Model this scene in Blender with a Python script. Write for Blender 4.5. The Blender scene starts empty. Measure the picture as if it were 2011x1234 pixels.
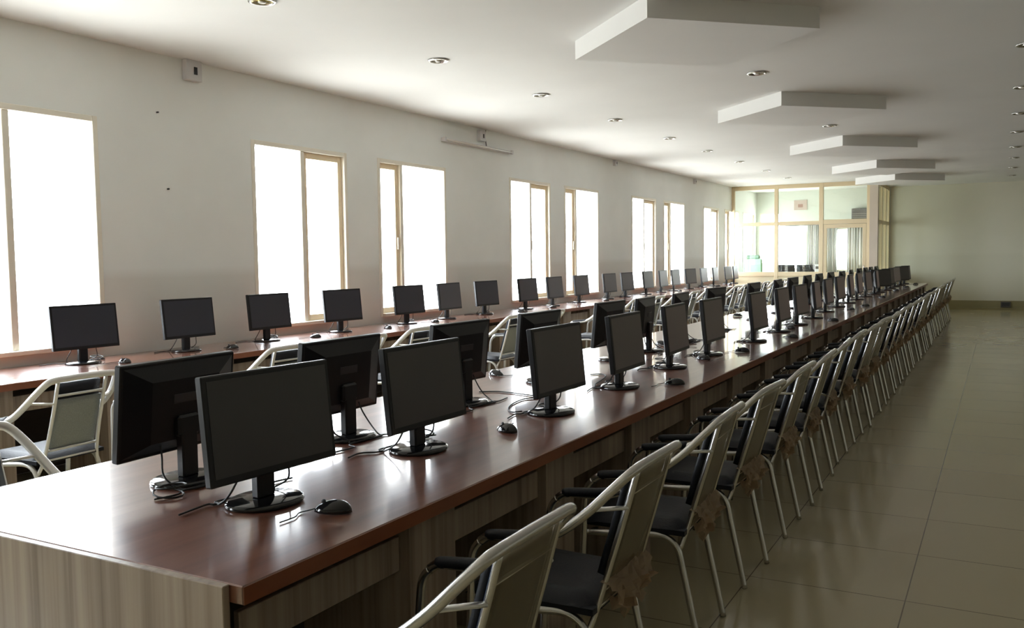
import bpy, math, random
from mathutils import Vector, Matrix, Euler
random.seed(7)
scene = bpy.context.scene
COL = scene.collection
PI = math.pi

# ------------------------------------------------------------------ mesh helper
class MB:
    """collects boxes, tubes and turned shapes and links them as ONE mesh object"""
    def __init__(self):
        self.v = []; self.f = []; self.sm = []
    def add(self, vs, fs, smooth=False, mat=None):
        n = len(self.v)
        for p in vs:
            p = Vector(p)
            if mat is not None: p = mat @ p
            self.v.append((p.x, p.y, p.z))
        for f in fs:
            self.f.append(tuple(n + i for i in f)); self.sm.append(smooth)
        return self
    def box(self, x0, x1, y0, y1, z0, z1, b=0.0, mat=None):
        if b <= 0:
            vs = [(x, y, z) for z in (z0, z1) for y in (y0, y1) for x in (x0, x1)]
            fs = [(0, 2, 3, 1), (4, 5, 7, 6), (0, 1, 5, 4), (2, 6, 7, 3), (0, 4, 6, 2), (1, 3, 7, 5)]
            return self.add(vs, fs, False, mat)
        # bevelled box: 24 verts
        vs = []; idx = {}
        lo = (x0, y0, z0); hi = (x1, y1, z1)
        for sx in (0, 1):
            for sy in (0, 1):
                for sz in (0, 1):
                    s = (sx, sy, sz)
                    for ax in range(3):
                        p = []
                        for k in range(3):
                            base = hi[k] if s[k] else lo[k]
                            if k != ax: base += -b if s[k] else b
                            p.append(base)
                        idx[(s, ax)] = len(vs); vs.append(p)
        fs = []
        for ax in range(3):
            o = [k for k in range(3) if k != ax]
            for s in (0, 1):
                q = []
                for a, c in ((0, 0), (1, 0), (1, 1), (0, 1)):
                    t = [0, 0, 0]; t[ax] = s; t[o[0]] = a; t[o[1]] = c
                    q.append(idx[(tuple(t), ax)])
                flip = (s == 0) != (ax == 1)
                fs.append(tuple(reversed(q)) if flip else tuple(q))
        for ax in range(3):              # edge along ax
            o = [k for k in range(3) if k != ax]
            for a in (0, 1):
                for c in (0, 1):
                    t0 = [0, 0, 0]; t0[o[0]] = a; t0[o[1]] = c; t1 = list(t0); t1[ax] = 1
                    t0 = tuple(t0); t1 = tuple(t1)
                    fs.append((idx[(t0, o[0])], idx[(t1, o[0])], idx[(t1, o[1])], idx[(t0, o[1])]))
        for sx in (0, 1):
            for sy in (0, 1):
                for sz in (0, 1):
                    s = (sx, sy, sz)
                    fs.append((idx[(s, 0)], idx[(s, 1)], idx[(s, 2)]))
        return self.add(vs, fs, False, mat)
    def tube(self, pts, r, seg=8, smooth=True, cap=True, mat=None, flat=1.0):
        pts = [Vector(p) for p in pts]
        n = len(pts); vs = []; fs = []
        prev = None
        for i, p in enumerate(pts):
            t = (pts[min(i + 1, n - 1)] - pts[max(i - 1, 0)]).normalized()
            if prev is None:
                up = Vector((0, 0, 1)) if abs(t.z) < 0.9 else Vector((1, 0, 0))
                a = t.cross(up).normalized()
            else:
                a = (prev - t * prev.dot(t)).normalized()
            prev = a
            b = t.cross(a)
            rr = r[i] if isinstance(r, (list, tuple)) else r
            for k in range(seg):
                an = 2 * PI * k / seg
                vs.append(p + a * (math.cos(an) * rr) + b * (math.sin(an) * rr * flat))
        for i in range(n - 1):
            for k in range(seg):
                k2 = (k + 1) % seg
                fs.append((i * seg + k, i * seg + k2, (i + 1) * seg + k2, (i + 1) * seg + k))
        if cap:
            fs.append(tuple(reversed(range(seg)))); fs.append(tuple((n - 1) * seg + k for k in range(seg)))
        return self.add(vs, fs, smooth, mat)
    def lathe(self, prof, seg=24, sx=1.0, sy=1.0, smooth=True, mat=None):
        vs = []; fs = []
        n = len(prof)
        for r, z in prof:
            for k in range(seg):
                an = 2 * PI * k / seg
                vs.append((math.cos(an) * r * sx, math.sin(an) * r * sy, z))
        for i in range(n - 1):
            for k in range(seg):
                k2 = (k + 1) % seg
                fs.append((i * seg + k, i * seg + k2, (i + 1) * seg + k2, (i + 1) * seg + k))
        if prof[0][0] > 1e-6: fs.append(tuple(reversed(range(seg))))
        if prof[-1][0] > 1e-6: fs.append(tuple((n - 1) * seg + k for k in range(seg)))
        return self.add(vs, fs, smooth, mat)
    def build(self, name, mat, parent=None, mods=None):
        me = bpy.data.meshes.new(name)
        me.from_pydata(self.v, [], self.f)
        me.polygons.foreach_set('use_smooth', self.sm)
        me.materials.append(mat)
        me.validate(); me.update()
        o = bpy.data.objects.new(name, me)
        COL.objects.link(o)
        if parent is not None: o.parent = parent
        return o

def smooth_path(pts, n=6):
    """Catmull-Rom through the points"""
    P = [Vector(p) for p in pts]; out = []
    for i in range(len(P) - 1):
        a = P[max(i - 1, 0)]; b = P[i]; c = P[i + 1]; d = P[min(i + 2, len(P) - 1)]
        for k in range(n):
            t = k / n
            out.append(0.5 * ((2 * b) + (c - a) * t + (2 * a - 5 * b + 4 * c - d) * t * t + (3 * b - a - 3 * c + d) * t ** 3))
    out.append(P[-1])
    return out

def tag(o, label=None, cat=None, group=None, kind=None):
    if label: o['label'] = label
    if cat: o['category'] = cat
    if group: o['group'] = group
    if kind: o['kind'] = kind
    return o

def empty(name, loc=(0, 0, 0), rz=0.0):
    o = bpy.data.objects.new(name, None)
    o.empty_display_size = 0.1
    COL.objects.link(o); o.location = loc; o.rotation_euler = (0, 0, rz)
    return o

def copy_tree(o, parent=None):
    c = o.copy(); COL.objects.link(c)
    if parent is not None: c.parent = parent
    for ch in list(o.children): copy_tree(ch, c)
    return c

def structure(o, label, cat):
    return tag(o, label, cat, kind='structure')

ORD = ['first', 'second', 'third', 'fourth', 'fifth', 'sixth', 'seventh', 'eighth', 'ninth', 'tenth', 'eleventh', 'twelfth',
       'thirteenth', 'fourteenth', 'fifteenth', 'sixteenth', 'seventeenth', 'eighteenth', 'nineteenth', 'twentieth',
       'twenty-first', 'twenty-second', 'twenty-third', 'twenty-fourth', 'twenty-fifth', 'twenty-sixth', 'twenty-seventh',
       'twenty-eighth', 'twenty-ninth', 'thirtieth']

# ------------------------------------------------------------------ materials
def new_mat(name):
    m = bpy.data.materials.new(name); m.use_nodes = True
    nt = m.node_tree
    return m, nt, nt.nodes['Principled BSDF']

def plain(name, col, rough=0.5, metal=0.0, spec=0.5, bump=0.0, bscale=60, var=0.0, coat=0.0, sheen=0.0):
    m, nt, b = new_mat(name)
    b.inputs['Base Color'].default_value = (*col, 1)
    b.inputs['Roughness'].default_value = rough
    b.inputs['Metallic'].default_value = metal
    b.inputs['Specular IOR Level'].default_value = spec
    b.inputs['Coat Weight'].default_value = coat
    if sheen:
        b.inputs['Sheen Weight'].default_value = sheen; b.inputs['Sheen Roughness'].default_value = 0.35; b.inputs['Sheen Tint'].default_value = (1.0, 0.86, 0.86, 1)
    if bump or var:
        tc = nt.nodes.new('ShaderNodeTexCoord')
        nz = nt.nodes.new('ShaderNodeTexNoise'); nz.inputs['Scale'].default_value = bscale; nz.inputs['Detail'].default_value = 4
        nt.links.new(tc.outputs['Object'], nz.inputs['Vector'])
        if bump:
            bp = nt.nodes.new('ShaderNodeBump'); bp.inputs['Strength'].default_value = bump; bp.inputs['Distance'].default_value = 0.01
            nt.links.new(nz.outputs['Fac'], bp.inputs['Height']); nt.links.new(bp.outputs['Normal'], b.inputs['Normal'])
        if var:
            rp = nt.nodes.new('ShaderNodeValToRGB')
            rp.color_ramp.elements[0].position = 0.3; rp.color_ramp.elements[1].position = 0.7
            rp.color_ramp.elements[0].color = tuple(c * (1 - var) for c in col) + (1,)
            rp.color_ramp.elements[1].color = tuple(min(1, c * (1 + var)) for c in col) + (1,)
            nt.links.new(nz.outputs['Fac'], rp.inputs['Fac']); nt.links.new(rp.outputs['Color'], b.inputs['Base Color'])
    return m

def grain(name, c0, c1, c2, scale, rough, spec=0.5, detail=5, coat=0.0, rvar=0.0):
    m, nt, b = new_mat(name)
    tc = nt.nodes.new('ShaderNodeTexCoord'); mp = nt.nodes.new('ShaderNodeMapping')
    mp.inputs['Scale'].default_value = scale
    nz = nt.nodes.new('ShaderNodeTexNoise'); nz.inputs['Scale'].default_value = 1.0; nz.inputs['Detail'].default_value = detail
    nz.inputs['Roughness'].default_value = 0.6
    rp = nt.nodes.new('ShaderNodeValToRGB')
    e = rp.color_ramp.elements
    e[0].position = 0.28; e[0].color = (*c0, 1); e[1].position = 0.75; e[1].color = (*c2, 1)
    k = e.new(0.5); k.color = (*c1, 1)
    nt.links.new(tc.outputs['Object'], mp.inputs['Vector']); nt.links.new(mp.outputs['Vector'], nz.inputs['Vector'])
    nt.links.new(nz.outputs['Fac'], rp.inputs['Fac']); nt.links.new(rp.outputs['Color'], b.inputs['Base Color'])
    b.inputs['Roughness'].default_value = rough; b.inputs['Specular IOR Level'].default_value = spec
    b.inputs['Coat Weight'].default_value = coat; b.inputs['Coat Roughness'].default_value = 0.08; b.inputs['Coat IOR'].default_value = 1.6
    return m

def clear(name, tint, gloss=0.12, grough=0.05, diff=None, dw=0.0):
    """thin see-through sheet: mostly transparent with a soft reflection"""
    m = bpy.data.materials.new(name); m.use_nodes = True
    nt = m.node_tree; nt.nodes.clear()
    out = nt.nodes.new('ShaderNodeOutputMaterial'); tr = nt.nodes.new('ShaderNodeBsdfTransparent'); gl = nt.nodes.new('ShaderNodeBsdfGlossy')
    tr.inputs['Color'].default_value = (*tint, 1); gl.inputs['Roughness'].default_value = grough
    lw = nt.nodes.new('ShaderNodeLayerWeight'); lw.inputs['Blend'].default_value = 0.5
    pw = nt.nodes.new('ShaderNodeMath'); pw.operation = 'POWER'; pw.inputs[1].default_value = 4.5
    nt.links.new(lw.outputs['Facing'], pw.inputs[0])
    fr = nt.nodes.new('ShaderNodeMath'); fr.operation = 'MULTIPLY_ADD'; fr.inputs[1].default_value = 0.8; fr.inputs[2].default_value = gloss * 0.2
    nt.links.new(pw.outputs[0], fr.inputs[0])
    mx = nt.nodes.new('ShaderNodeMixShader')
    nt.links.new(fr.outputs[0], mx.inputs['Fac']); nt.links.new(tr.outputs['BSDF'], mx.inputs[1]); nt.links.new(gl.outputs['BSDF'], mx.inputs[2])
    last = mx
    if dw > 0:
        df = nt.nodes.new('ShaderNodeBsdfDiffuse'); df.inputs['Color'].default_value = (*diff, 1)
        tl = nt.nodes.new('ShaderNodeBsdfTranslucent'); tl.inputs['Color'].default_value = (*diff, 1)
        m0 = nt.nodes.new('ShaderNodeMixShader'); m0.inputs['Fac'].default_value = 0.4
        nt.links.new(df.outputs['BSDF'], m0.inputs[1]); nt.links.new(tl.outputs['BSDF'], m0.inputs[2])
        m2 = nt.nodes.new('ShaderNodeMixShader'); m2.inputs['Fac'].default_value = dw
        nt.links.new(mx.outputs['Shader'], m2.inputs[1]); nt.links.new(m0.outputs['Shader'], m2.inputs[2]); last = m2
    nt.links.new(last.outputs['Shader'], out.inputs['Surface'])
    return m

def wall_mat(name='brightened_wall_paint', c0=(0.85, 0.87, 0.855), c1=(0.89, 0.91, 0.895), c2=(0.78, 0.785, 0.75)):
    m, nt, b = new_mat(name)
    tc = nt.nodes.new('ShaderNodeTexCoord'); nz = nt.nodes.new('ShaderNodeTexNoise')
    nz.inputs['Scale'].default_value = 1.3; nz.inputs['Detail'].default_value = 3
    nt.links.new(tc.outputs['Object'], nz.inputs['Vector'])
    rp = nt.nodes.new('ShaderNodeValToRGB')
    rp.color_ramp.elements[0].position = 0.35; rp.color_ramp.elements[1].position = 0.65
    rp.color_ramp.elements[0].color = (*c0, 1); rp.color_ramp.elements[1].color = (*c1, 1)
    nt.links.new(nz.outputs['Fac'], rp.inputs['Fac'])
    # a worn, slightly greyer band of old paint up to about 1.4 m
    sp = nt.nodes.new('ShaderNodeSeparateXYZ'); nt.links.new(tc.outputs['Object'], sp.inputs['Vector'])
    mr = nt.nodes.new('ShaderNodeMapRange'); mr.inputs['From Min'].default_value = 1.36; mr.inputs['From Max'].default_value = 1.45
    mr.inputs['To Min'].default_value = 1.0; mr.inputs['To Max'].default_value = 0.0
    nt.links.new(sp.outputs['Z'], mr.inputs['Value'])
    mx = nt.nodes.new('ShaderNodeMix'); mx.data_type = 'RGBA'; mx.blend_type = 'MIX'
    nt.links.new(mr.outputs['Result'], mx.inputs['Factor'])
    nt.links.new(rp.outputs['Color'], mx.inputs['A']); mx.inputs['B'].default_value = (*c2, 1)
    nt.links.new(mx.outputs['Result'], b.inputs['Base Color'])
    b.inputs['Roughness'].default_value = 0.7; b.inputs['Specular IOR Level'].default_value = 0.3
    return m

def tile_mat():
    m, nt, b = new_mat('glazed_floor_tile')
    tc = nt.nodes.new('ShaderNodeTexCoord'); mp = nt.nodes.new('ShaderNodeMapping')
    mp.inputs['Location'].default_value = (0.337, -4.088, 0)
    br = nt.nodes.new('ShaderNodeTexBrick')
    br.offset = 0.0; br.squash = 1.0
    br.inputs['Scale'].default_value = 1.0; br.inputs['Mortar Size'].default_value = 0.003
    br.inputs['Mortar Smooth'].default_value = 0.2
    br.inputs['Brick Width'].default_value = 0.665; br.inputs['Row Height'].default_value = 0.665
    br.inputs['Color1'].default_value = (0.48, 0.42, 0.275, 1); br.inputs['Color2'].default_value = (0.50, 0.44, 0.29, 1)
    br.inputs['Mortar'].default_value = (0.16, 0.13, 0.09, 1)
    nt.links.new(tc.outputs['Object'], mp.inputs['Vector']); nt.links.new(mp.outputs['Vector'], br.inputs['Vector'])
    nt.links.new(br.outputs['Color'], b.inputs['Base Color'])
    nz = nt.nodes.new('ShaderNodeTexNoise'); nz.inputs['Scale'].default_value = 2.2; nz.inputs['Detail'].default_value = 3
    nt.links.new(tc.outputs['Object'], nz.inputs['Vector'])
    mr = nt.nodes.new('ShaderNodeMapRange'); mr.inputs['To Min'].default_value = 0.1; mr.inputs['To Max'].default_value = 0.2
    nt.links.new(nz.outputs['Fac'], mr.inputs['Value']); nt.links.new(mr.outputs['Result'], b.inputs['Roughness'])
    b.inputs['Specular IOR Level'].default_value = 0.5
    return m

M = {}
M['wall'] = wall_mat()  # window wall: glare from the windows painted in as a lighter colour
M['walldim'] = wall_mat('dimmed_wall_paint', (0.66, 0.63, 0.53), (0.68, 0.65, 0.55), (0.64, 0.61, 0.51))  # same wall paint, darkened in colour for the dimmer side of the hall
M['ceiling'] = plain('white_ceiling_paint', (0.78, 0.78, 0.775), 0.85, spec=0.2, var=0.02, bscale=1.2)
M['floor'] = tile_mat()
M['top'] = grain('reddish_wood_laminate', (0.155, 0.050, 0.029), (0.215, 0.080, 0.048), (0.28, 0.120, 0.076), (16, 0.9, 16), 0.34, 0.85, detail=6, coat=1.0)
M['edge'] = grain('red_brown_edge_band', (0.20, 0.06, 0.025), (0.27, 0.085, 0.035), (0.33, 0.115, 0.05), (3, 1.5, 6), 0.35)
M['stripe'] = grain('striped_beige_laminate', (0.20, 0.15, 0.115), (0.34, 0.265, 0.205), (0.44, 0.365, 0.29), (26, 26, 0.55), 0.4, 0.4, detail=3)
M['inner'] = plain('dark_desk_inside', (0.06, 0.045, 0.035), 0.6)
M['black'] = plain('black_plastic', (0.009, 0.009, 0.011), 0.38, spec=0.4, bump=0.05, bscale=300)
M['gloss'] = plain('glossy_black_plastic', (0.010, 0.010, 0.012), 0.1, spec=0.6)
M['screen'] = plain('matte_dark_screen', (0.009, 0.006, 0.0075), 0.40, spec=0.9, sheen=0.8)
M['screenglare'] = plain('matte_glare_screen', (0.012, 0.014, 0.030), 0.38, spec=0.8, sheen=0.6)  # navy veil of glare on the wall-side screens, put into the base colour
M['cable'] = plain('black_cable', (0.012, 0.012, 0.012), 0.5)
M['chrome'] = plain('brushed_chrome_tube', (0.60, 0.585, 0.565), 0.24, metal=1.0)
M['pale'] = plain('window_lit_chrome_tube', (0.74, 0.73, 0.71), 0.34, metal=0.35)  # same chrome on the window-side chairs, bright window reflection put into its colour
M['steel'] = plain('bright_steel', (0.85, 0.83, 0.80), 0.3, metal=0.6)
M['seat'] = plain('black_leatherette', (0.009, 0.010, 0.015), 0.5, spec=0.3, bump=0.12, bscale=120)
M['mesh'] = plain('grey_back_webbing', (0.25, 0.275, 0.27), 0.6, bump=0.25, bscale=180, var=0.12)
M['darkmesh'] = plain('dark_back_webbing', (0.07, 0.06, 0.045), 0.6, bump=0.25, bscale=180, var=0.2)
M['navy'] = plain('navy_back_fabric', (0.03, 0.05, 0.12), 0.6, bump=0.2, bscale=150, var=0.3)
M['film'] = clear('clear_plastic_film', (0.92, 0.89, 0.82), 0.15, 0.2, (0.34, 0.285, 0.19), 0.36)
M['wrap'] = clear('crumpled_brown_plastic', (0.85, 0.76, 0.62), 0.2, 0.25, (0.50, 0.38, 0.27), 0.68)
M['frame'] = plain('cream_powder_coated_aluminium', (0.72, 0.60, 0.40), 0.4, spec=0.4)
M['framew'] = plain('pale_window_frame_paint', (0.86, 0.82, 0.72), 0.4, spec=0.4)
M['sash'] = plain('tan_sliding_sash', (0.84, 0.70, 0.50), 0.4, spec=0.4)
M['glass'] = clear('window_glass', (0.95, 0.97, 0.96), 0.2, 0.01)
M['pglass'] = clear('partition_glass', (0.95, 0.98, 0.96), 0.22, 0.01)
M['pillar'] = plain('pinkish_pillar_paint', (0.60, 0.52, 0.43), 0.7, var=0.03, bscale=2)
M['lower'] = plain('cream_panel', (0.74, 0.66, 0.46), 0.5)
M['skirt'] = plain('olive_skirting_tile', (0.30, 0.26, 0.14), 0.3)
M['mint'] = plain('pale_mint_paint', (0.68, 0.71, 0.67), 0.7)
M['white'] = plain('white_plastic', (0.70, 0.70, 0.72), 0.45)
M['dark'] = plain('dark_grey_plastic', (0.05, 0.05, 0.055), 0.5)
M['reflector'] = plain('mirror_reflector', (0.85, 0.82, 0.74), 0.12, metal=1.0)
M['gold'] = plain('warm_reflector', (0.80, 0.68, 0.30), 0.15, metal=1.0)
M['lamp'] = plain('frosted_lamp_glass', (0.75, 0.73, 0.68), 0.25)
M['green'] = plain('pale_green_cover', (0.26, 0.46, 0.31), 0.6, var=0.1, bscale=8)
M['curtain'] = plain('grey_curtain_cloth', (0.62, 0.62, 0.60), 0.8)
M['pinkpaper'] = plain('pale_pink_paper', (0.55, 0.45, 0.41), 0.7)
M['greybox'] = plain('grey_metal_box', (0.11, 0.10, 0.10), 0.5)

# ------------------------------------------------------------------ camera (fitted to the photograph)
F_PX, YAW, PITCH, ROLL, CAM_H = 1751.96, 0.50235, 0.064173, 0.013293, 1.5
cy, sy, cp, sp = math.cos(YAW), math.sin(YAW), math.cos(PITCH), math.sin(PITCH)
fwd = Vector((-sy * cp, cy * cp, -sp)); rgt = Vector((cy, sy, 0)); upv = rgt.cross(fwd)
c_, s_ = math.cos(ROLL), math.sin(ROLL)
r2 = rgt * c_ - upv * s_; u2 = rgt * s_ + upv * c_
cam = bpy.data.cameras.new('camera'); camo = bpy.data.objects.new('camera', cam); COL.objects.link(camo)
camo.matrix_world = Matrix(((r2.x, u2.x, -fwd.x, 0), (r2.y, u2.y, -fwd.y, 0), (r2.z, u2.z, -fwd.z, CAM_H), (0, 0, 0, 1)))
cam.sensor_fit = 'HORIZONTAL'; cam.sensor_width = 36.0; cam.lens = 36.0 * F_PX / 2011.0; cam.clip_start = 0.05; cam.clip_end = 300
scene.camera = camo

# ------------------------------------------------------------------ room shell
XL, XR, YB, YF, ZC = -6.1, 9.5, -5.0, 25.5, 3.2
WT = 0.24
YP = 22.9                                     # plane of the glass partition

o = MB().box(XL - WT, XR + 0.2, YB - 0.2, YF + 0.24, -0.1, 0.0).build('floor', M['floor'])
structure(o, 'glossy cream square tiled floor of the computer hall', 'floor')
o = MB().box(XL - WT, XR + 0.2, YB - 0.2, YF + 0.24, ZC, ZC + 0.12).build('ceiling', M['ceiling'])
structure(o, 'flat white ceiling with recessed downlights', 'ceiling')

# left wall with window openings; each entry: y0, y1, sill, head, sash side ('far' or 'near')
Z0, Z1 = 0.845, 2.615
WIN = [(-1.45, -0.08, 'near'), (1.35, 2.75, 'far'), (3.2, 4.54, 'none'), (6.14, 7.51, 'far'), (8.04, 9.43, 'near'), (11.07, 12.37, 'far'), (12.87, 14.24, 'near'),
       (15.8, 17.15, 'far'), (17.6, 18.98, 'near'), (20.4, 21.68, 'far'), (22.2, 23.55, 'near'), (24.0, 25.3, 'far')]
mb = MB()
ys = YB - 0.2
for (a, b_, s) in WIN:
    mb.box(XL - WT, XL, ys, a, 0, ZC)
    mb.box(XL - WT, XL, a, b_, 0, Z0); mb.box(XL - WT, XL, a, b_, Z1, ZC)
    ys = b_
mb.box(XL - WT, XL, ys, YF + 0.24, 0, ZC)
o = mb.build('wall_left', M['wall'])
structure(o, 'long cream painted wall pierced by a row of tall windows', 'wall')

def make_window(n, y0, y1, side):
    fw = 0.045
    xo, xi = XL - 0.11, XL + 0.008
    m = MB()
    m.box(xo, xi, y0, y0 + fw, Z0, Z1, 0.004); m.box(xo, xi, y1 - fw, y1, Z0, Z1, 0.004)
    m.box(xo, xi, y0 + fw, y1 - fw, Z1 - fw, Z1, 0.004); m.box(xo, xi + 0.03, y0 + fw, y1 - fw, Z0, Z0 + 0.035, 0.004)
    ym = (y0 + y1) / 2 - (0.05 if side == 'none' else 0.11 if side == 'far' else 0.12)
    if side == 'far': ym = y0 + 0.53 * (y1 - y0) - 0.05 + 0.02
    if side == 'near': ym = y0 + 0.33 * (y1 - y0)
    w = m.build('window_%d' % n, M['framew'])
    MB().box(xo + 0.005, xi - 0.012, ym - 0.028, ym + 0.028, Z0 + 0.035, Z1 - fw, 0.004).build('mullion', M['framew'], w)
    a0, a1, b0, b1 = y0 + fw, ym - 0.028, ym + 0.028, y1 - fw
    def pane(p, q, xx): MB().box(xx - 0.003, xx + 0.003, p, q, Z0 + 0.035, Z1 - fw).build('pane', M['glass'], w)
    def sash(p, q, xx):
        t = 0.06; s = MB()
        zb, zt = Z0 + 0.036, Z1 - fw - 0.001
        s.box(xx - 0.016, xx + 0.016, p, p + t, zb, zt, 0.003); s.box(xx - 0.016, xx + 0.016, q - t, q, zb, zt, 0.003)
        s.box(xx - 0.016, xx + 0.016, p + t, q - t, zt - t, zt, 0.003); s.box(xx - 0.016, xx + 0.016, p + t, q - t, zb, zb + t, 0.003)
        so = s.build('sash', M['sash'], w)
        MB().box(xx - 0.003, xx + 0.003, p + t, q - t, zb + t, zt - t).build('pane', M['glass'], so)
        ly = q - t / 2 if side == 'near' else p + t / 2
        MB().box(xx + 0.016, xx + 0.034, ly - 0.012, ly + 0.012, 1.60, 1.74, 0.004).build('latch', M['framew'], so)
    if side == 'far': pane(a0, a1, XL - 0.085); sash(b0, b1, XL - 0.05)
    elif side == 'near': sash(a0, a1, XL - 0.05); pane(b0, b1, XL - 0.085)
    else: pane(a0, a1, XL - 0.085); pane(b0, b1, XL - 0.05)
    return w
wl = ['tall window behind the camera', 'tall window beside the camera, before the closest one', 'tall bright window closest to the camera with one wide clear pane',
      'tall bright window behind the third and fourth monitors, sash at its far side', 'tall bright window with sash at its near side, just before the tube light',
      'tall window just past the tube light, sash at its far side', 'tall window paired behind the one just past the tube light',
      'first window of the last pair but one before the glass office', 'second window of the last pair but one before the glass office',
      'last full window before the glass office', 'window cut by the corner post of the glass office', 'window in the long wall inside the glass office']
for i, (a, b_, s) in enumerate(WIN):
    structure(make_window(i + 1, a, b_, s), wl[i], 'window')

# right and back walls
o = MB().box(XR, XR + 0.2, YB - 0.2, YF + 0.24, 0, ZC).build('wall_right', M['walldim']); structure(o, 'plain cream wall beyond the aisle', 'wall')
o = MB().box(XL, XR, YB - 0.2, YB, 0, ZC).build('wall_back', M['walldim']); structure(o, 'plain cream wall at the near end of the hall', 'wall')
# far wall with the office's back windows
OW = [(-6.0, -5.42, 1.2, 2.62), (-5.34, -4.72, 1.05, 2.10), (-4.15, -3.55, 1.0, 2.15)]
mb = MB()
xs = XL
for (a, b_, z0, z1) in OW:
    mb.box(xs, a, YF, YF + WT, 0, ZC); mb.box(a, b_, YF, YF + WT, 0, z0); mb.box(a, b_, YF, YF + WT, z1, ZC); xs = b_
mb.box(xs, -2.6, YF, YF + WT, 0, ZC)
o = mb.build('wall_office', M['mint']); structure(o, 'pale mint back wall inside the glass office', 'wall')
o = MB().box(-2.6, XR, YF, YF + WT, 0, ZC).build('wall_far', M['walldim']); structure(o, 'plain grey-cream far wall right of the glass office', 'wall')
for i, (a, b_, z0, z1) in enumerate(OW):
    m = MB(); t = 0.035
    m.box(a, a + t, YF - 0.01, YF + 0.06, z0, z1); m.box(b_ - t, b_, YF - 0.01, YF + 0.06, z0, z1)
    m.box(a + t, b_ - t, YF - 0.01, YF + 0.06, z0, z0 + t); m.box(a + t, b_ - t, YF - 0.01, YF + 0.06, z1 - t, z1)
    w = m.build('window_%d' % (13 + i), M['framew'])
    MB().box(a + t, b_ - t, YF + 0.02, YF + 0.026, z0 + t, z1 - t).build('pane', M['glass'], w)
    structure(w, ['tall bright office window nearest the window wall, seen through glass', 'middle bright office window above the dark office monitors',
                  'curtained office window seen through the glass door'][i], 'window')
m = MB().box(-2.55, XR, YF - 0.02, YF, 0, 0.235); m.box(-2.55, XR, YF - 0.045, YF - 0.02, 0, 0.06)
o = m.build('baseboard_far', M['skirt']); structure(o, 'olive skirting along the far wall', 'baseboard')

# dropped diamond panels under the ceiling
for i, yc in enumerate([6.56, 10.62, 14.74, 18.75, 21.98]):
    hx, hy, zb = 0.93, 0.90, 3.052
    vs = [(-hx, 0, zb), (0, -hy, zb), (hx, 0, zb), (0, hy, zb), (-hx, 0, ZC), (0, -hy, ZC), (hx, 0, ZC), (0, hy, ZC)]
    fs = [(3, 2, 1, 0), (0, 1, 5, 4), (1, 2, 6, 5), (2, 3, 7, 6), (3, 0, 4, 7), (4, 5, 6, 7)]
    vs = [(x - 2.07, y + yc, z) for x, y, z in vs]
    o = MB().add(vs, fs).build('ceiling_drop_panel', M['ceiling'])
    tag(o, 'white diamond panel dropped below the ceiling, %s from the near end' % ORD[i], 'ceiling panel', 'diamond panels under the ceiling', 'thing')

# ------------------------------------------------------------------ downlights
def make_downlight(warm=False):
    root = empty('ceiling_downlight')
    MB().lathe([(0.086, 0.0), (0.092, -0.004), (0.090, -0.012), (0.074, -0.014), (0.068, -0.004), (0.068, 0.0)], 28).build('trim_ring', M['chrome'], root)
    MB().lathe([(0.068, -0.010), (0.052, -0.004), (0.03, -0.0015), (0.0, -0.001)], 24).build('reflector', M['gold' if warm else 'reflector'], root)
    MB().lathe([(0.026, -0.003), (0.028, -0.012), (0.02, -0.018), (0.0, -0.020)], 16).build('lamp', M['lamp'], root)
    return root
dl = make_downlight(); dlw = make_downlight(True)
spots = []
for i, y in enumerate([4.46, 6.55, 8.5, 10.56, 12.65, 14.55, 16.6, 18.72, 20.82]):
    spots.append((-4.29, y, 'recessed chrome downlight in the row over the window side, %s from the near end' % ORD[i], 'downlights over the window side'))
for i, y in enumerate([8.6, 12.65]):
    spots.append((-2.06, y, 'recessed chrome downlight between the %s and %s diamond panels' % (ORD[i * 1], ORD[i * 1 + 1]), 'downlights between the diamond panels'))
for i, y in enumerate([8.64, 10.85, 12.88, 14.86, 17.0, 18.95, 21.2, 23.4]):
    spots.append((0.155, y, 'recessed chrome downlight in the row over the aisle, %s from the near end' % ORD[i], 'downlights over the aisle'))
for i, (x, y, lab, g) in enumerate(spots):
    r = dlw if i == 0 else dl if i == 1 else copy_tree(dl)
    r.location = (x, y, ZC); tag(r, lab, 'downlight', g)

# ------------------------------------------------------------------ desks
ZT = 0.77
def desk_panels(parent, xf, sgn, y0, y1, first, open_bay=False):
    """pedestal uprights and drawer fascias along one long side; sgn=+1 when the side faces +X"""
    ped = []
    y = first
    while y < y1 - 0.3:
        ped.append(y); y += 0.90
    for k, yp in enumerate(ped):
        x0, x1 = (xf - 0.42, xf) if sgn > 0 else (xf, xf + 0.42)
        MB().box(x0, x1, yp - 0.125, yp + 0.125, 0, ZT - 0.046, 0.002).build('pedestal', M['stripe'], parent)
    edges = [y0 + 0.05] + [v for yp in ped for v in (yp - 0.125, yp + 0.125)] + [y1 - 0.05]
    for k in range(0, len(edges), 2):
        a, b_ = edges[k], edges[k + 1]
        if b_ - a < 0.15 or (open_bay and k == 0): continue
        x0, x1 = (xf - 0.055, xf - 0.035) if sgn > 0 else (xf + 0.035, xf + 0.055)
        MB().box(x0, x1, a + 0.004, b_ - 0.004, 0.575, 0.678, 0.002).build('drawer_front', M['stripe'], parent)

def make_top(x0, x1, y0, y1, name='tabletop'):
    return MB().box(x0, x1, y0, y1, ZT - 0.045, ZT, 0.003)

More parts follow.
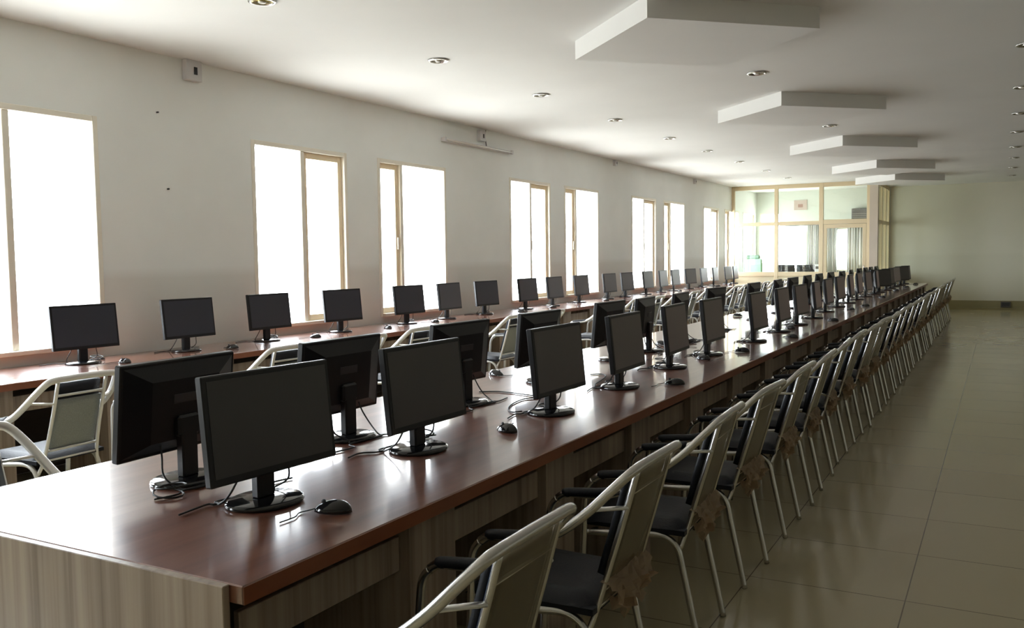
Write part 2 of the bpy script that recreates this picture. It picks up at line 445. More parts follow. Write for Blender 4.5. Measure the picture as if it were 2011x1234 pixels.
# long double desk
DX0, DX1, DY0, DY1 = -2.865, -1.478, 1.42, 22.4
desk = empty('computer_desk', (0, 0, 0))
tag(desk, 'very long double computer desk with glossy reddish wood top and striped end panel', 'desk')
make_top(DX0, DX1, DY0, DY1).build('tabletop', M['top'], desk)
e = MB(); e.box(DX1 - 0.001, DX1 + 0.0015, DY0 + 0.002, DY1, ZT - 0.044, ZT - 0.003).build('edge_band', M['edge'], desk)
MB().box(DX0 + 0.03, DX1 - 0.04, DY0 - 0.022, DY0 - 0.0005, 0, ZT - 0.001, 0.002).build('end_panel', M['stripe'], desk)
MB().box(DX0 + 0.03, DX1 - 0.04, DY1 - 0.03, DY1 - 0.002, 0, ZT - 0.0455, 0.002).build('end_panel', M['stripe'], desk)
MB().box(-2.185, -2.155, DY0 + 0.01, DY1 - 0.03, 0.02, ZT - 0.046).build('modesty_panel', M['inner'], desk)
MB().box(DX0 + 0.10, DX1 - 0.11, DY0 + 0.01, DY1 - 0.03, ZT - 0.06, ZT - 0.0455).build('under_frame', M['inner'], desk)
desk_panels(desk, DX1 - 0.035, 1, DY0, DY1, 2.235)
desk_panels(desk, DX0 + 0.035, -1, DY0, DY1, 2.32, True)

# window-side desk
wd = empty('wall_desk', (0, 0, 0))
wd.name = 'computer_desk.001'
WX0, WX1, WY0, WY1 = -6.095, -5.27, 0.6, 22.75
tag(wd, 'long single computer desk set against the window wall', 'desk')
make_top(WX0, WX1, WY0, WY1).build('tabletop', M['top'], wd)
MB().box(WX1 - 0.001, WX1 + 0.0015, WY0 + 0.002, WY1, ZT - 0.044, ZT - 0.003).build('edge_band', M['edge'], wd)
MB().box(WX0 + 0.01, WX1 - 0.04, WY0 - 0.022, WY0 - 0.0005, 0, ZT - 0.001, 0.002).build('end_panel', M['stripe'], wd)
MB().box(WX0 + 0.01, WX1 - 0.04, WY1 - 0.03, WY1 - 0.002, 0, ZT - 0.0455, 0.002).build('end_panel', M['stripe'], wd)
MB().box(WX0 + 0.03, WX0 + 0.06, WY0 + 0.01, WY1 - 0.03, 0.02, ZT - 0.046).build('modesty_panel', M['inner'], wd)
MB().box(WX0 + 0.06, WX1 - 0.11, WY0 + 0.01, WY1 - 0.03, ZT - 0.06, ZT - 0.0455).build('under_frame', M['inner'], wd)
desk_panels(wd, WX1 - 0.035, 1, WY0, WY1, 1.36)

# ------------------------------------------------------------------ monitors
def make_monitor(variant, w=0.487, h=0.310, scr='screen', zoff=0.103):
    """origin at the middle of the base, screen facing +X"""
    root = empty('computer_monitor')
    MB().lathe([(0.112, 0.0), (0.116, 0.004), (0.114, 0.012), (0.105, 0.017), (0.03, 0.021), (0.0, 0.021)], 36, 0.92, 1.08).build('base', M['gloss'], root)
    nk = MB()
    nk.box(-0.022, 0.012, -0.034, 0.034, 0.018, 0.175, 0.006)
    nk.box(-0.022, 0.02, -0.045, 0.045, 0.155, 0.225, 0.008)
    nk.build('neck', M['black'], root)
    tilt = Matrix.Translation((0.065, 0, zoff)) @ Matrix.Rotation(-0.10, 4, 'Y')
    hs = MB()
    # front bezel shell
    hs.box(-0.028, 0.0, -w / 2, w / 2, 0, h, 0.004, mat=tilt)
    # rear bulge (tapered)
    bw, bh = w / 2 - 0.012, 0.012
    vs = [(-0.028, -bw, bh), (-0.028, bw, bh), (-0.028, bw, h - bh), (-0.028, -bw, h - bh),
          (-0.058, -bw * 0.62, 0.05), (-0.058, bw * 0.62, 0.05), (-0.058, bw * 0.62, h - 0.06), (-0.058, -bw * 0.62, h - 0.06)]
    hs.add(vs, [(0, 4, 5, 1), (1, 5, 6, 2), (2, 6, 7, 3), (3, 7, 4, 0), (4, 7, 6, 5)], False, tilt)
    hs.build('housing', M['black'], root)
    sc = MB().box(-0.0005, 0.0012, -w / 2 + 0.016, w / 2 - 0.016, 0.022, h - 0.016, mat=tilt)
    sc.build('screen', M[scr], root)
    MB().box(-0.0605, -0.0575, -0.055, 0.055, h * 0.55, h * 0.55 + 0.03, 0.001, mat=tilt).build('rear_label', M['dark'], root)
    # cables hang from the rear sockets, loop on the desk
    cb = MB()
    rnd = random.Random(variant)
    for k in range(2):
        y = (-0.09 if k else 0.085) * (1 if variant % 2 else -1)
        a = rnd.uniform(0.6, 0.85)
        pts = [(0.02, y, 0.150), (0.005, y * 1.1, 0.10), (-0.02, y * 1.3, 0.045), (-0.07, y * 1.5 * a, 0.012), (-0.13 * a, y * 1.0, 0.005),
               (-0.15 * a, y * 0.2 - 0.05, 0.005), (-0.10, -y * 1.2, 0.005), (-0.12 - 0.03 * k, -y * 2.2 * a, 0.005), (-0.10 - 0.04 * k, -y * 2.7, 0.005)]
        cb.tube(smooth_path(pts, 5), 0.0032, 6)
    if variant % 2 == 0:      # a coiled spare loop
        lp = []
        for k in range(22):
            an = k / 21 * 2 * PI * 1.9
            lp.append((-0.10 + 0.05 * math.cos(an), 0.16 + 0.045 * math.sin(an) + 0.02 * k / 21, 0.006 + 0.03 * (0.5 + 0.5 * math.sin(an * 0.5))))
        cb.tube(lp, 0.003, 6)
    cb.build('cable', M['cable'], root)
    return root

protoA, protoB, protoC = make_monitor(1), make_monitor(2), make_monitor(3)
protoW = make_monitor(4, 0.502, 0.318, 'screenglare', 0.113)
protoW2 = make_monitor(5, 0.502, 0.318, 'screenglare', 0.113)
used = set()
def place(protos, k, loc, rz, label, cat, group):
    p = protos[k % len(protos)]
    r = p if p.name not in used else copy_tree(p)
    used.add(p.name)
    r.location = loc; r.rotation_euler = (0, 0, rz)
    return tag(r, label, cat, group)

RE = 0.0
front = [(-1.935, 1.96, -.07), (-1.935, 2.77, -.02), (-1.83, 3.70, -.03), (-1.84, 4.58, .02), (-1.87, 5.52, .05), (-1.86, 6.33, 0), (-1.80, 7.45, -.02), (-1.81, 8.45, 0),
         (-1.82, 9.35, -.05), (-1.84, 10.35, .05), (-1.9, 11.5, 0), (-1.93, 12.6, -.05), (-1.93, 13.6, .03), (-1.95, 14.6, 0), (-1.95, 15.6, -.06), (-1.93, 16.6, .04), (-1.95, 17.4, -.62),
         (-1.93, 18.35, -.3), (-1.95, 19.3, -.1), (-1.95, 20.2, -.1), (-1.93, 21.1, -.45), (-1.93, 21.95, -.25)]
for k, (x, y, a) in enumerate(front):
    place([protoA, protoB, protoC], k, (x, y, ZT), a, 'black monitor facing the aisle on the long double desk, %s from its near end' % ORD[k], 'monitor', 'aisle-facing monitors on the double desk')
back = [(-2.365, 2.045, 3.19), (-2.325, 2.83, 3.14), (-2.335, 3.76, 3.09), (-2.33, 4.62, 3.12), (-2.37, 5.78, 3.12), (-2.34, 6.40, 3.23), (-2.34, 7.25, 3.22), (-2.38, 8.45, 3.06),
        (-2.37, 9.9, 3.14), (-2.37, 11.1, 3.2), (-2.39, 12.1, 3.1), (-2.41, 13.2, 3.14), (-2.43, 14.25, 3.14), (-2.42, 15.25, 3.14), (-2.38, 16.15, 3.14), (-2.39, 17.25, 3.2), (-2.45, 18.8, 3.12), (-2.45, 19.7, 3.14), (-2.45, 20.55, 3.14), (-2.45, 21.5, 3.14)]
for k, (x, y, a) in enumerate(back):
    place([protoB, protoC, protoA], k, (x, y, ZT), a, 'black monitor showing its back on the long double desk, %s from its near end' % ORD[k], 'monitor', 'window-facing monitors on the double desk')
wall = [(4.12, -.084), (5.05, -.03), (5.96, -.022), (6.98, -.122), (8.12, -.082), (8.94, .035), (9.82, -.072), (10.95, -.038), (11.8, 0), (12.75, -.02), (13.9, -.025), (14.7, -.046), (15.75, 0), (16.6, .037),
        (17.35, .015), (18.35, -.13), (19.3, .02), (20.2, .064), (21.3, -.063), (21.95, .054)]
for k, (y, a) in enumerate(wall):
    place([protoW, protoW2], k, (-5.795, y, ZT), a, 'dark monitor on the desk along the window wall, %s from the near end' % ORD[k], 'monitor', 'monitors on the window-side desk')

# ------------------------------------------------------------------ mice
def make_mouse(variant):
    root = empty('computer_mouse')
    vs = []; fs = []; nu, nv = 14, 8
    for i in range(nv):
        ph = (PI / 2) * i / (nv - 1)
        for j in range(nu):
            an = 2 * PI * j / nu
            x = 0.058 * math.cos(an) * math.cos(ph); y = 0.033 * math.sin(an) * math.cos(ph) * (1 - 0.12 * math.cos(an) ** 2)
            z = 0.034 * math.sin(ph) * (1.0 - 0.25 * math.cos(an) * math.cos(ph)) + 0.002
            vs.append((x, y, z))
    for i in range(nv - 1):
        for j in range(nu):
            j2 = (j + 1) % nu
            fs.append((i * nu + j, i * nu + j2, (i + 1) * nu + j2, (i + 1) * nu + j))
    fs.append(tuple(reversed(range(nu))))
    MB().add(vs, fs, True).build('body', M['gloss'], root)
    MB().tube([(0.028, -0.003, 0.031), (0.028, 0.003, 0.031)], 0.006, 12).build('scroll_wheel', M['dark'], root)
    s = 1 if variant % 2 else -1
    pts = [(0.056, 0, 0.008), (0.075, 0.01 * s, 0.004), (0.09, 0.035 * s, 0.004), (0.085, 0.075 * s, 0.004), (0.105, 0.13 * s, 0.004)]
    MB().tube(smooth_path(pts, 5), 0.002, 6).build('cord', M['cable'], root)
    return root
mA, mB = make_mouse(1), make_mouse(2)
fm = [(-1.68, 1.97), (-1.80, 3.22), (-1.60, 4.80), (-1.80, 6.02), (-1.68, 6.60), (-1.575, 7.86), (-1.78, 8.80), (-1.56, 9.92), (-1.67, 11.95), (-1.60, 12.78), (-1.66, 15.27), (-1.72, 18.0), (-1.68, 19.6), (-1.66, 21.5)]
for k, (x, y) in enumerate(fm):
    place([mA, mB], k, (x, y, ZT + 0.0005), PI + random.uniform(-.5, .5) + (0.5 if k == 0 else 0), 'black mouse near the aisle edge of the long double desk, %s from its near end' % ORD[k], 'mouse', 'mice on the aisle side of the double desk')
bm_ = [(-2.72, 4.74), (-2.40, 6.88), (-2.69, 10.35)]
for k, (x, y) in enumerate(bm_):
    place([mA, mB], k, (x, y, ZT + 0.0005), random.uniform(-.4, .4), 'black mouse behind the aisle-facing monitors on the long double desk, %s from its near end' % ORD[k], 'mouse', 'mice on the window side of the double desk')
wm = [4.27, 5.33, 6.38, 7.48, 8.38, 10.36, 11.33, 13.3, 17.1, 19.8, 20.75]
for k, y in enumerate(wm):
    place([mA, mB], k, (-5.57 + random.uniform(-.03, .03), y, ZT + 0.0005), PI + random.uniform(-.4, .4), 'black mouse on the desk along the window wall, %s from the near end' % ORD[k], 'mouse', 'mice on the window-side desk')

# loose cables lying on the double desk
for pts, lab in (([(-2.462, 4.10), (-2.368, 4.15), (-2.245, 4.13), (-2.087, 4.075), (-2.124, 3.986), (-2.113, 3.86), (-2.07, 3.72), (-2.0, 3.62), (-1.965, 3.66)], 'long loose black cable curling across the double desk behind the third aisle-facing monitor'),
                 ([(-2.20, 4.99), (-2.14, 5.02), (-2.08, 4.95), (-2.03, 4.75), (-2.0, 4.60), (-1.975, 4.55)], 'loose black cable looped on the double desk behind the fourth aisle-facing monitor')):
    tag(MB().tube([(x, y, ZT + 0.0045) for x, y, z in smooth_path([(a, b_, 0) for a, b_ in pts], 6)], 0.0035, 6).build('loose_cable', M['cable']), lab, 'cable', 'loose cables on the double desk')

# ------------------------------------------------------------------ chairs
def make_chair(kind):
    """origin on the floor under the seat, sitter faces +X.  kind: 'wrapped', 'navy' or 'open'"""
    root = empty('visitor_chair')
    TUBE = M['pale'] if kind == 'open' else M['chrome']
    R = 0.0175 if kind == 'open' else 0.0145
    half = [(0.150, 0.268, 0.640), (0.118, 0.268, 0.660), (0.06, 0.268, 0.664), (-0.03, 0.268, 0.672), (-0.11, 0.266, 0.700), (-0.19, 0.256, 0.760), (-0.255, 0.236, 0.825), (-0.306, 0.208, 0.878), (-0.321, 0.172, 0.893), (-0.324, 0.09, 0.896), (-0.326, 0.0, 0.898)]
    path = half + [(x, -y, z) for x, y, z in reversed(half[:-1])]
    MB().tube(smooth_path(path, 4), R, 10).build('back_frame', TUBE, root)
    for s in (1, -1):
        MB().tube(smooth_path([(0.150, 0.268 * s, 0.640), (0.176, 0.268 * s, 0.605), (0.185, 0.266 * s, 0.54), (0.20, 0.262 * s, 0.30), (0.222, 0.258 * s, 0.0)], 4), 0.0125, 10).build('leg', TUBE, root)
        MB().tube(smooth_path([(0.195, 0.236 * s, 0.425), (0.05, 0.225 * s, 0.432), (-0.07, 0.200 * s, 0.438), (-0.125, 0.193 * s, 0.425), (-0.16, 0.188 * s, 0.385), (-0.180, 0.186 * s, 0.30), (-0.215, 0.186 * s, 0.14), (-0.245, 0.186 * s, 0.0)], 5), 0.0125, 10).build('leg', TUBE, root)
        pad = smooth_path([(0.128, 0.268 * s, 0.662), (0.06, 0.268 * s, 0.670), (-0.02, 0.268 * s, 0.678), (-0.07, 0.267 * s, 0.690)], 4)
        MB().tube(pad, [0.014] + [0.017] * (len(pad) - 2) + [0.014], 10).build('armrest', M['seat'], root)
        MB().tube(smooth_path([(-0.310, 0.145 * s, 0.882), (-0.27, 0.146 * s, 0.74), (-0.225, 0.150 * s, 0.59), (-0.188, 0.160 * s, 0.46), (-0.166, 0.182 * s, 0.385)], 4), 0.0095, 8).build('back_rod', TUBE, root)
        MB().tube([(-0.207, 0.250 * s, 0.775), (-0.276, 0.150 * s, 0.765)], 0.012, 8, flat=0.5).build('bracket', M['steel'], root)
        MB().tube([(0.196, 0.262 * s, 0.428), (0.16, 0.20 * s, 0.428)], 0.009, 8).build('seat_rail', TUBE, root)
    # rods across the back
    for (x, z) in ((-0.287, 0.805), (-0.201, 0.508), (-0.186, 0.455)):
        MB().tube([(x, -0.148, z), (x, 0.148, z)], 0.007, 8).build('crossbar', TUBE, root)
    # seat cushion
    st = MB()
    n = 10; vs = []; fs = []
    for i in range(n + 1):
        for j in range(n + 1):
            u = i / n; v = j / n
            x = -0.19 + 0.43 * u; wv = 0.222 - 0.02 * (1 - u)
            y = (v - 0.5) * 2 * wv
            ed = min(u, 1 - u, v, 1 - v)
            z = 0.462 + 0.034 * min(1, (ed / 0.12)) ** 0.5 - 0.012 * math.sin(PI * u) * math.sin(PI * v) - (0.015 * max(0, u - 0.8) / 0.2)
            vs.append((x, y, z))
    for i in range(n):
        for j in range(n):
            a = i * (n + 1) + j
            fs.append((a, a + n + 1, a + n + 2, a + 1))
    st.add(vs, fs, True)
    st.box(-0.19, 0.238, -0.205, 0.205, 0.443, 0.463)
    st.build('seat', M['seat'], root)
    # back: webbing panel with a padded head roll on the sitter's side
    def slab(t0, t1, w, off, th, mat, name, par, bulge=0.0):
        P = [(-0.310, 0.882), (-0.27, 0.74), (-0.225, 0.59), (-0.188, 0.46)]
        def at(t):
            q = t * 3; i = min(2, int(q)); f = q - i
            return (P[i][0] + (P[i + 1][0] - P[i][0]) * f, P[i][1] + (P[i + 1][1] - P[i][1]) * f)
        vs = []; fs = []; N, K = 8, 6
        for side in (0, 1):
            for i in range(N + 1):
                t = t0 + (t1 - t0) * i / N
                x, z = at(t)
                for j in range(K + 1):
                    y = -w + 2 * w * j / K
                    bu = bulge * math.sin(PI * i / N) ** 0.5 * math.sin(PI * j / K) ** 0.5 if side else 0
                    vs.append((x + off + (th + bulge * 0 + bu if side else 0), y, z + (off + (th if side else 0)) * 0.28))
        S = (N + 1) * (K + 1)
        for i in range(N):
            for j in range(K):
                a = i * (K + 1) + j
                fs.append((a, a + 1, a + K + 2, a + K + 1)); fs.append((S + a, S + a + K + 1, S + a + K + 2, S + a + 1))
        for i in range(N):
            for j in (0, K):
                a = i * (K + 1) + j
                fs.append((a, a + K + 1, S + a + K + 1, S + a) if j == 0 else (a, S + a, S + a + K + 1, a + K + 1))
        for j in range(K):
            for i in (0, N):
                a = i * (K + 1) + j
                fs.append((a, S + a, S + a + 1, a + 1) if i == 0 else (a, a + 1, S + a + 1, S + a))
        return MB().add(vs, fs, True).build(name, mat, par)
    bp = slab(0.24 if kind == 'open' else 0.06, 0.90, 0.137, 0.006, 0.008, M['navy'] if kind == 'navy' else M['darkmesh'] if kind == 'wrapped' else M['mesh'], 'backrest', root)
    slab(0.05, 0.80, 0.128, 0.016, 0.022, M['seat'], 'back_cushion', root, 0.02)
    if kind != 'open':
        slab(-0.02, 1.0, 0.152, -0.005, 0.002, M['film'], 'plastic_cover', root, -0.003)
        # torn, crumpled wrapping hanging at the foot of the back
        rnd = random.Random(3 if kind == 'navy' else 5)
        vs = []; fs = []; N, K = 9, 14
        for i in range(N + 1):
            for j in range(K + 1):
                t = i / N
                y = (-0.165 + 0.33 * j / K) * (1 - 0.15 * t) + rnd.uniform(-.012, .012) - 0.04 * t
                hang = 0.085 + 0.045 * math.sin(j * 0.9) + rnd.uniform(-.02, .02)
                x = -0.205 - 0.01 * t - 0.045 * math.sin(PI * t) - 0.03 * max(0, j / K - .6) * t + rnd.uniform(-.022, .022) * (0.3 + t)
                vs.append((x + 0.02 * t, y, 0.545 - t * hang - 0.045 * t + rnd.uniform(-.008, .008)))
        for i in range(N):
            for j in range(K):
                a = i * (K + 1) + j
                fs.append((a, a + 1, a + K + 2, a + K + 1))
        MB().add(vs, fs, False).build('plastic_wrap', M['wrap'], root)
    return root

cW, cN, cO = make_chair('wrapped'), make_chair('navy'), make_chair('open')
aisle = [1.74, 2.55, 3.38, 4.12, 4.92, 5.60, 6.38]
while aisle[-1] < 21.6: aisle.append(aisle[-1] + 0.775)
for k, y in enumerate(aisle):
    x = -1.222 + random.uniform(-.015, .015) * (k > 3)
    place([cN] if k == 0 else [cW], 0, (x, y, 0), PI + (random.uniform(-.07, .07) if k > 1 else 0),
          ('chrome chair with blue cloth in its plastic-wrapped back, first of the aisle row' if k == 0 else
           'chrome armchair with plastic-wrapped back along the aisle, %s from the near end' % ORD[k]), 'chair', 'chairs along the aisle side of the double desk')
wallc = [2.18, 3.03, 3.85, 4.66, 5.5, 6.32, 7.15, 8.0, 8.85, 9.7, 10.55, 11.4, 12.25, 13.1, 13.95, 14.8, 15.65, 16.5, 17.35, 18.2, 19.05, 19.9, 20.75, 21.6]
SKIPW = {0, 6, 9}
k2 = 0
for k, y in enumerate(wallc):
    if k in SKIPW: continue
    place([cO], 0, (-4.62 + random.uniform(-.03, .03), y, 0), PI + random.uniform(-.05, .05),
          'pale chrome armchair facing the window-side desk, %s from the near end' % ORD[k2], 'chair', 'chairs in front of the window-side desk')
    k2 += 1
place([cO], 0, (-2.97, 1.80, 0), 0.0, 'pale chrome armchair tucked under the window side of the double desk at its near end', 'chair', None)

# ------------------------------------------------------------------ fittings on the window wall
def switch_box(y, z, s, label):
    root = empty('electrical_box', (XL, y, z))
    MB().box(0.0, 0.055, -s / 2, s / 2, -s / 2, s / 2, 0.004).build('box_body', M['white'], root)
    MB().box(0.055, 0.060, -s * 0.03, s * 0.17, -s * 0.20, s * 0.17).build('socket', M['black'], root)
    return tag(root, label, 'electrical box', 'electrical boxes under the ceiling')
switch_box(5.46, 3.115, 0.17, 'square white electrical box with dark socket near the ceiling, before the tube light')
switch_box(10.28, 3.10, 0.14, 'small white electrical box with dark socket just above the tube light')
switch_box(14.95, 3.14, 0.10, 'tiny grey electrical box under the ceiling past the tube light')
switch_box(19.65, 3.13, 0.11, 'tiny grey electrical box under the ceiling close to the glass office')
tl = empty('tube_light', (XL, 10.2, 2.955))
tag(tl, 'long white tube light batten on the wall between two windows', 'tube light')
MB().box(0.0, 0.04, -0.86, 0.86, -0.02, 0.025, 0.004).build('batten', M['white'], tl)
for s in (-1, 1): MB().box(0.04, 0.075, s * 0.86 - 0.02, s * 0.86 + 0.02, -0.025, 0.03, 0.003).build('holder', M['white'], tl)
MB().tube([(0.06, -0.84, 0.0), (0.06, 0.84, 0.0)], 0.013, 12).build('tube', M['lamp'], tl)
MB().tube(smooth_path([(0.02, 0.22, 0.02), (0.015, 0.21, 0.09), (0.012, 0.20, 0.16), (0.012, 0.22, 0.235)], 5), 0.006, 6).build('wire', M['greybox'], tl)
for (y, z, lab) in ((5.10, 2.72, 'tiny dark nail in the wall between the first two windows, the upper one'), (5.18, 2.10, 'tiny dark nail in the wall between the first two windows, the lower one')):
    o = MB().tube([(XL, y, z), (XL + 0.02, y, z)], 0.007, 8).build('wall_nail', M['dark']); tag(o, lab, 'nail', 'nails in the window wall')

# ------------------------------------------------------------------ glass office
PXS = [-6.06, -4.98, -3.90, -2.82]
part = empty('glass_partition', (0, YP, 0)); structure(part, 'cream-framed glass front of the office at the far end', 'partition')
d = 0.04
def post(x, w=0.09, z0=0.0, z1=3.2, par=part, name='post'):
    return MB().box(x - w / 2, x + w / 2, -d, d, z0, z1, 0.004).build(name, M['frame'], par)
post(PXS[0], 0.075); post(PXS[1]); post(PXS[2], 0.10); post(PXS[3], 0.07)
def rail(x0, x1, z0, z1, par=part):
    return MB().box(x0, x1, -d + 0.003, d - 0.003, z0, z1, 0.003).build('rail', M['frame'], par)
segs = [(-6.02, -5.025), (-4.935, -3.95), (-3.85, -2.855)]
for i, (a, b_) in enumerate(segs):
    rail(a, b_, 3.10, 3.2)
    rail(a, b_, 2.19, 2.28 if i < 2 else 2.30)
    MB().box(a, b_, -0.004, 0.004, 2.28, 3.10).build('pane', M['pglass'], part)
    if i < 2:
        rail(a, b_, 0.92, 1.03)
        MB().box(a, b_, -0.004, 0.004, 1.03, 2.19).build('pane', M['pglass'], part)
        MB().box(a, b_, -0.02, 0.02, 0.0, 0.92).build('lower_panel', M['lower'], part)
door = empty('door_1', (-3.85, YP, 0)); structure(door, 'cream-framed glass office door with solid lower panel', 'door')
m = MB(); W_ = 0.99
m.box(0.005, 0.085, -0.03, 0.03, 0.01, 2.185, 0.003); m.box(W_ - 0.085, W_ - 0.005, -0.03, 0.03, 0.01, 2.185, 0.003)
m.box(0.085, W_ - 0.085, -0.03, 0.03, 2.09, 2.185, 0.003); m.box(0.085, W_ - 0.085, -0.03, 0.03, 0.93, 1.02, 0.003); m.box(0.085, W_ - 0.085, -0.03, 0.03, 0.01, 0.12, 0.003)
m.build('door_frame', M['frame'], door)
MB().box(0.085, W_ - 0.085, -0.004, 0.004, 1.02, 2.09).build('pane', M['pglass'], door)
MB().box(0.085, W_ - 0.085, -0.015, 0.015, 0.12, 0.93).build('lower_panel', M['lower'], door)
MB().tube(smooth_path([(W_ - 0.045, -0.03, 1.0), (W_ - 0.045, -0.07, 1.02), (W_ - 0.045, -0.07, 1.16), (W_ - 0.045, -0.03, 1.18)], 4), 0.009, 8).build('handle', M['chrome'], door)
o = MB().box(-2.785, -2.60, YP - 0.09, YP + 0.09, 0, ZC).build('pillar', M['pillar']); structure(o, 'pinkish beige pillar at the corner of the glass office', 'pillar')
sp_ = empty('glass_partition', (-2.66, 0, 0)); structure(sp_, 'cream-framed glass side of the office running to the far wall', 'partition')
for y in (23.05, 23.9, 24.7, 25.44):
    MB().box(-0.04, 0.04, y - 0.045, y + 0.045, 0, 3.2, 0.004).build('post', M['frame'], sp_)
for a, b_ in ((23.095, 23.855), (23.945, 24.655), (24.745, 25.395)):
    for z0, z1 in ((3.10, 3.2), (2.19, 2.28), (0.92, 1.03)): MB().box(-0.035, 0.035, a, b_, z0, z1, 0.003).build('rail', M['frame'], sp_)
    MB().box(-0.004, 0.004, a, b_, 1.03, 2.19).build('pane', M['pglass'], sp_); MB().box(-0.004, 0.004, a, b_, 2.28, 3.10).build('pane', M['pglass'], sp_)
    MB().box(-0.02, 0.02, a, b_, 0, 0.92).build('lower_panel', M['lower'], sp_)
# things inside the office
od = empty('office_desk', (-4.85, 24.75, 0)); tag(od, 'office desk behind the glass carrying two dark monitors and a white case', 'desk')
MB().box(-0.65, 0.75, -0.3, 0.3, 0.73, 0.77, 0.003).build('tabletop', M['top'], od)
for s in (-0.63, 0.71): MB().box(s - 0.015, s + 0.015, -0.28, 0.28, 0, 0.73).build('side_panel', M['stripe'], od)
MB().box(-0.6, 0.68, -0.28, -0.26, 0.2, 0.73).build('front_panel', M['stripe'], od)
place([protoA], 0, (-5.14, 24.75, ZT), PI / 2 + 0.05, 'dark monitor on the desk inside the glass office, beside the window wall', 'monitor', 'monitors inside the glass office')
place([protoB], 0, (-4.60, 24.73, ZT), PI / 2 - 0.06, 'dark monitor on the desk inside the glass office, beside the white computer case', 'monitor', 'monitors inside the glass office')
cs = empty('computer_case', (-4.24, 24.75, ZT)); tag(cs, 'white computer case on the desk inside the glass office', 'computer case')
MB().box(-0.10, 0.10, -0.2, 0.2, 0, 0.42, 0.006).build('case_body', M['white'], cs); MB().box(-0.08, 0.08, -0.206, -0.2, 0.30, 0.37).build('drive_bay', M['greybox'], cs)
gc = empty('office_chair', (-5.76, 23.75, 0)); tag(gc, 'pale green high-backed office chair behind the glass', 'chair')
MB().box(-0.24, 0.24, -0.06, 0.02, 0.62, 1.36, 0.03).build('backrest', M['green'], gc)
MB().box(-0.18, 0.18, -0.05, 0.015, 1.345, 1.46, 0.03).build('headrest', plain('dark_green_cover', (0.12, 0.2, 0.15), 0.6), gc)
MB().box(-0.25, 0.25, 0.0, 0.48, 0.46, 0.56, 0.03).build('seat', M['green'], gc)
MB().tube([(0, 0.2, 0.06), (0, 0.2, 0.46)], 0.03, 10).build('post', M['dark'], gc)
sb = MB()
for k in range(5):
    an = 2 * PI * k / 5
    sb.tube([(0, 0.2, 0.08), (0.26 * math.cos(an), 0.2 + 0.26 * math.sin(an), 0.03)], 0.02, 8)
sb.build('star_base', M['dark'], gc)
ac = empty('wall_box', (-3.30, YF, 2.51)); ac.name = 'wall_mounted_air_conditioner'
tag(ac, 'dark grey louvred air conditioner high on the office back wall', 'air conditioner')
MB().box(-0.24, 0.24, -0.2, 0.0, -0.14, 0.15, 0.012).build('body', M['greybox'], ac)
mm = MB()
for k in range(3): mm.box(-0.22, 0.22, -0.206, -0.2, -0.10 + 0.05 * k, -0.085 + 0.05 * k)
mm.build('louvre', plain('light_grey_louvre', (0.32, 0.31, 0.30), 0.5), ac)
nb = MB().box(-5.07, -4.72, YF - 0.014, YF, 2.68, 2.95, 0.002).build('wall_notice', M['pinkpaper']); tag(nb, 'pale pink notice high on the office back wall', 'notice')
MB().box(-4.96, -4.83, YF - 0.016, YF - 0.014, 2.75, 2.84).build('printed_block', plain('faded_red_print', (0.36, 0.22, 0.19), 0.7), nb)
cr = MB().tube([(-5.3, YF - 0.06, 2.26), (-3.0, YF - 0.06, 2.26)], 0.012, 8); cr.tube([(-5.28, YF - 0.06, 2.26), (-5.28, YF, 2.26)], 0.008, 6); cr.tube([(-3.02, YF - 0.06, 2.26), (-3.02, YF, 2.26)], 0.008, 6)
tag(cr.build('curtain_rod', M['greybox']), 'thin grey curtain rod across the office back wall', 'curtain rod')
def curtain(x0, x1, label):
    vs = []; fs = []; N = 40
    for i in range(N + 1):
        x = x0 + (x1 - x0) * i / N
        y = YF - 0.06 + 0.028 * math.sin(i * 1.15)
        vs += [(x, y, 0.75), (x, y * 1.0, 2.245), (x, y + 0.004, 0.75), (x, y + 0.004, 2.245)]
    for i in range(N):
        a = 4 * i
        fs += [(a, a + 4, a + 5, a + 1), (a + 2, a + 3, a + 7, a + 6), (a + 1, a + 5, a + 7, a + 3), (a, a + 2, a + 6, a + 4)]
    fs += [(0, 1, 3, 2), (4 * N, 4 * N + 2, 4 * N + 3, 4 * N + 1)]
    tag(MB().add(vs, fs, True).build('window_curtain', M['curtain']), label, 'curtain', 'curtains inside the glass office', 'thing')
curtain(-4.68, -4.30, 'pale grey pleated curtain behind the office, beside the middle window')
curtain(-4.22, -3.92, 'pale grey pleated curtain at the near edge of the door window')
curtain(-3.66, -3.15, 'darker pleated curtain seen at the hinge end of the glass door')
bk = empty('vent_box', (0.1, YF - 0.045, 0)); bk.name = 'floor_socket_box'
tag(bk, 'small dark box set low against the far wall skirting', 'box')
MB().box(-0.11, 0.11, -0.03, 0.0, 0.07, 0.215, 0.004).build('box_body', M['greybox'], bk)
MB().box(-0.09, 0.09, -0.033, -0.03, 0.10, 0.19).build('cover', M['dark'], bk)

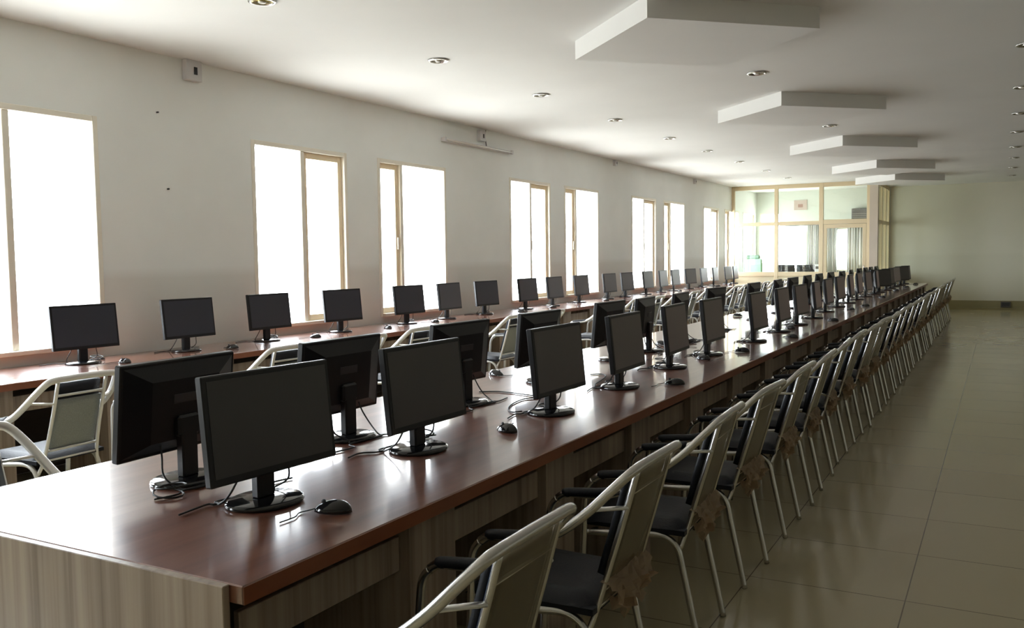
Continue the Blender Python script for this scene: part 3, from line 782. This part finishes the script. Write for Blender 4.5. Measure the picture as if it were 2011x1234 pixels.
# ------------------------------------------------------------------ daylight
wd_ = bpy.data.worlds.new('overcast_sky'); scene.world = wd_; wd_.use_nodes = True
nt = wd_.node_tree; bg = nt.nodes['Background']
tc = nt.nodes.new('ShaderNodeTexCoord'); sx = nt.nodes.new('ShaderNodeSeparateXYZ'); rp = nt.nodes.new('ShaderNodeValToRGB')
nt.links.new(tc.outputs['Generated'], sx.inputs['Vector'])
mr = nt.nodes.new('ShaderNodeMapRange'); mr.inputs['From Min'].default_value = -1; mr.inputs['From Max'].default_value = 1
nt.links.new(sx.outputs['Z'], mr.inputs['Value']); nt.links.new(mr.outputs['Result'], rp.inputs['Fac'])
e = rp.color_ramp.elements
e[0].position = 0.40; e[0].color = (0.52, 0.515, 0.50, 1); e[1].position = 0.55; e[1].color = (0.91, 0.95, 1.04, 1)
nt.links.new(rp.outputs['Color'], bg.inputs['Color'])
bg.inputs['Strength'].default_value = 7.0
def portal(name, loc, rot, sx_, sy_):
    l = bpy.data.lights.new(name, 'AREA'); l.shape = 'RECTANGLE'; l.size = sx_; l.size_y = sy_
    l.cycles.is_portal = True
    ob = bpy.data.objects.new(name, l); COL.objects.link(ob); ob.location = loc; ob.rotation_euler = rot
for (a, b_, s) in WIN:
    portal('window_portal', (XL - 0.15, (a + b_) / 2, (Z0 + Z1) / 2), (0, -PI / 2, 0), Z1 - Z0, b_ - a)
for (a, b_, z0, z1) in OW:
    portal('window_portal', ((a + b_) / 2, YF + 0.12, (z0 + z1) / 2), (-PI / 2, 0, 0), b_ - a, z1 - z0)

# ------------------------------------------------------------------ look
vs_ = scene.view_settings
scene.display_settings.display_device = 'sRGB'
vs_.view_transform = 'Standard'; vs_.look = 'None'; vs_.gamma = 1.0; vs_.use_curve_mapping = False
vs_.exposure = 1.88
cyc = scene.cycles
cyc.use_denoising = True
try: cyc.denoiser = 'OPENIMAGEDENOISE'
except Exception: pass
cyc.max_bounces = 10; cyc.diffuse_bounces = 6; cyc.glossy_bounces = 5; cyc.transparent_max_bounces = 16; cyc.transmission_bounces = 6
cyc.caustics_reflective = False; cyc.caustics_refractive = False
cyc.sample_clamp_indirect = 8.0
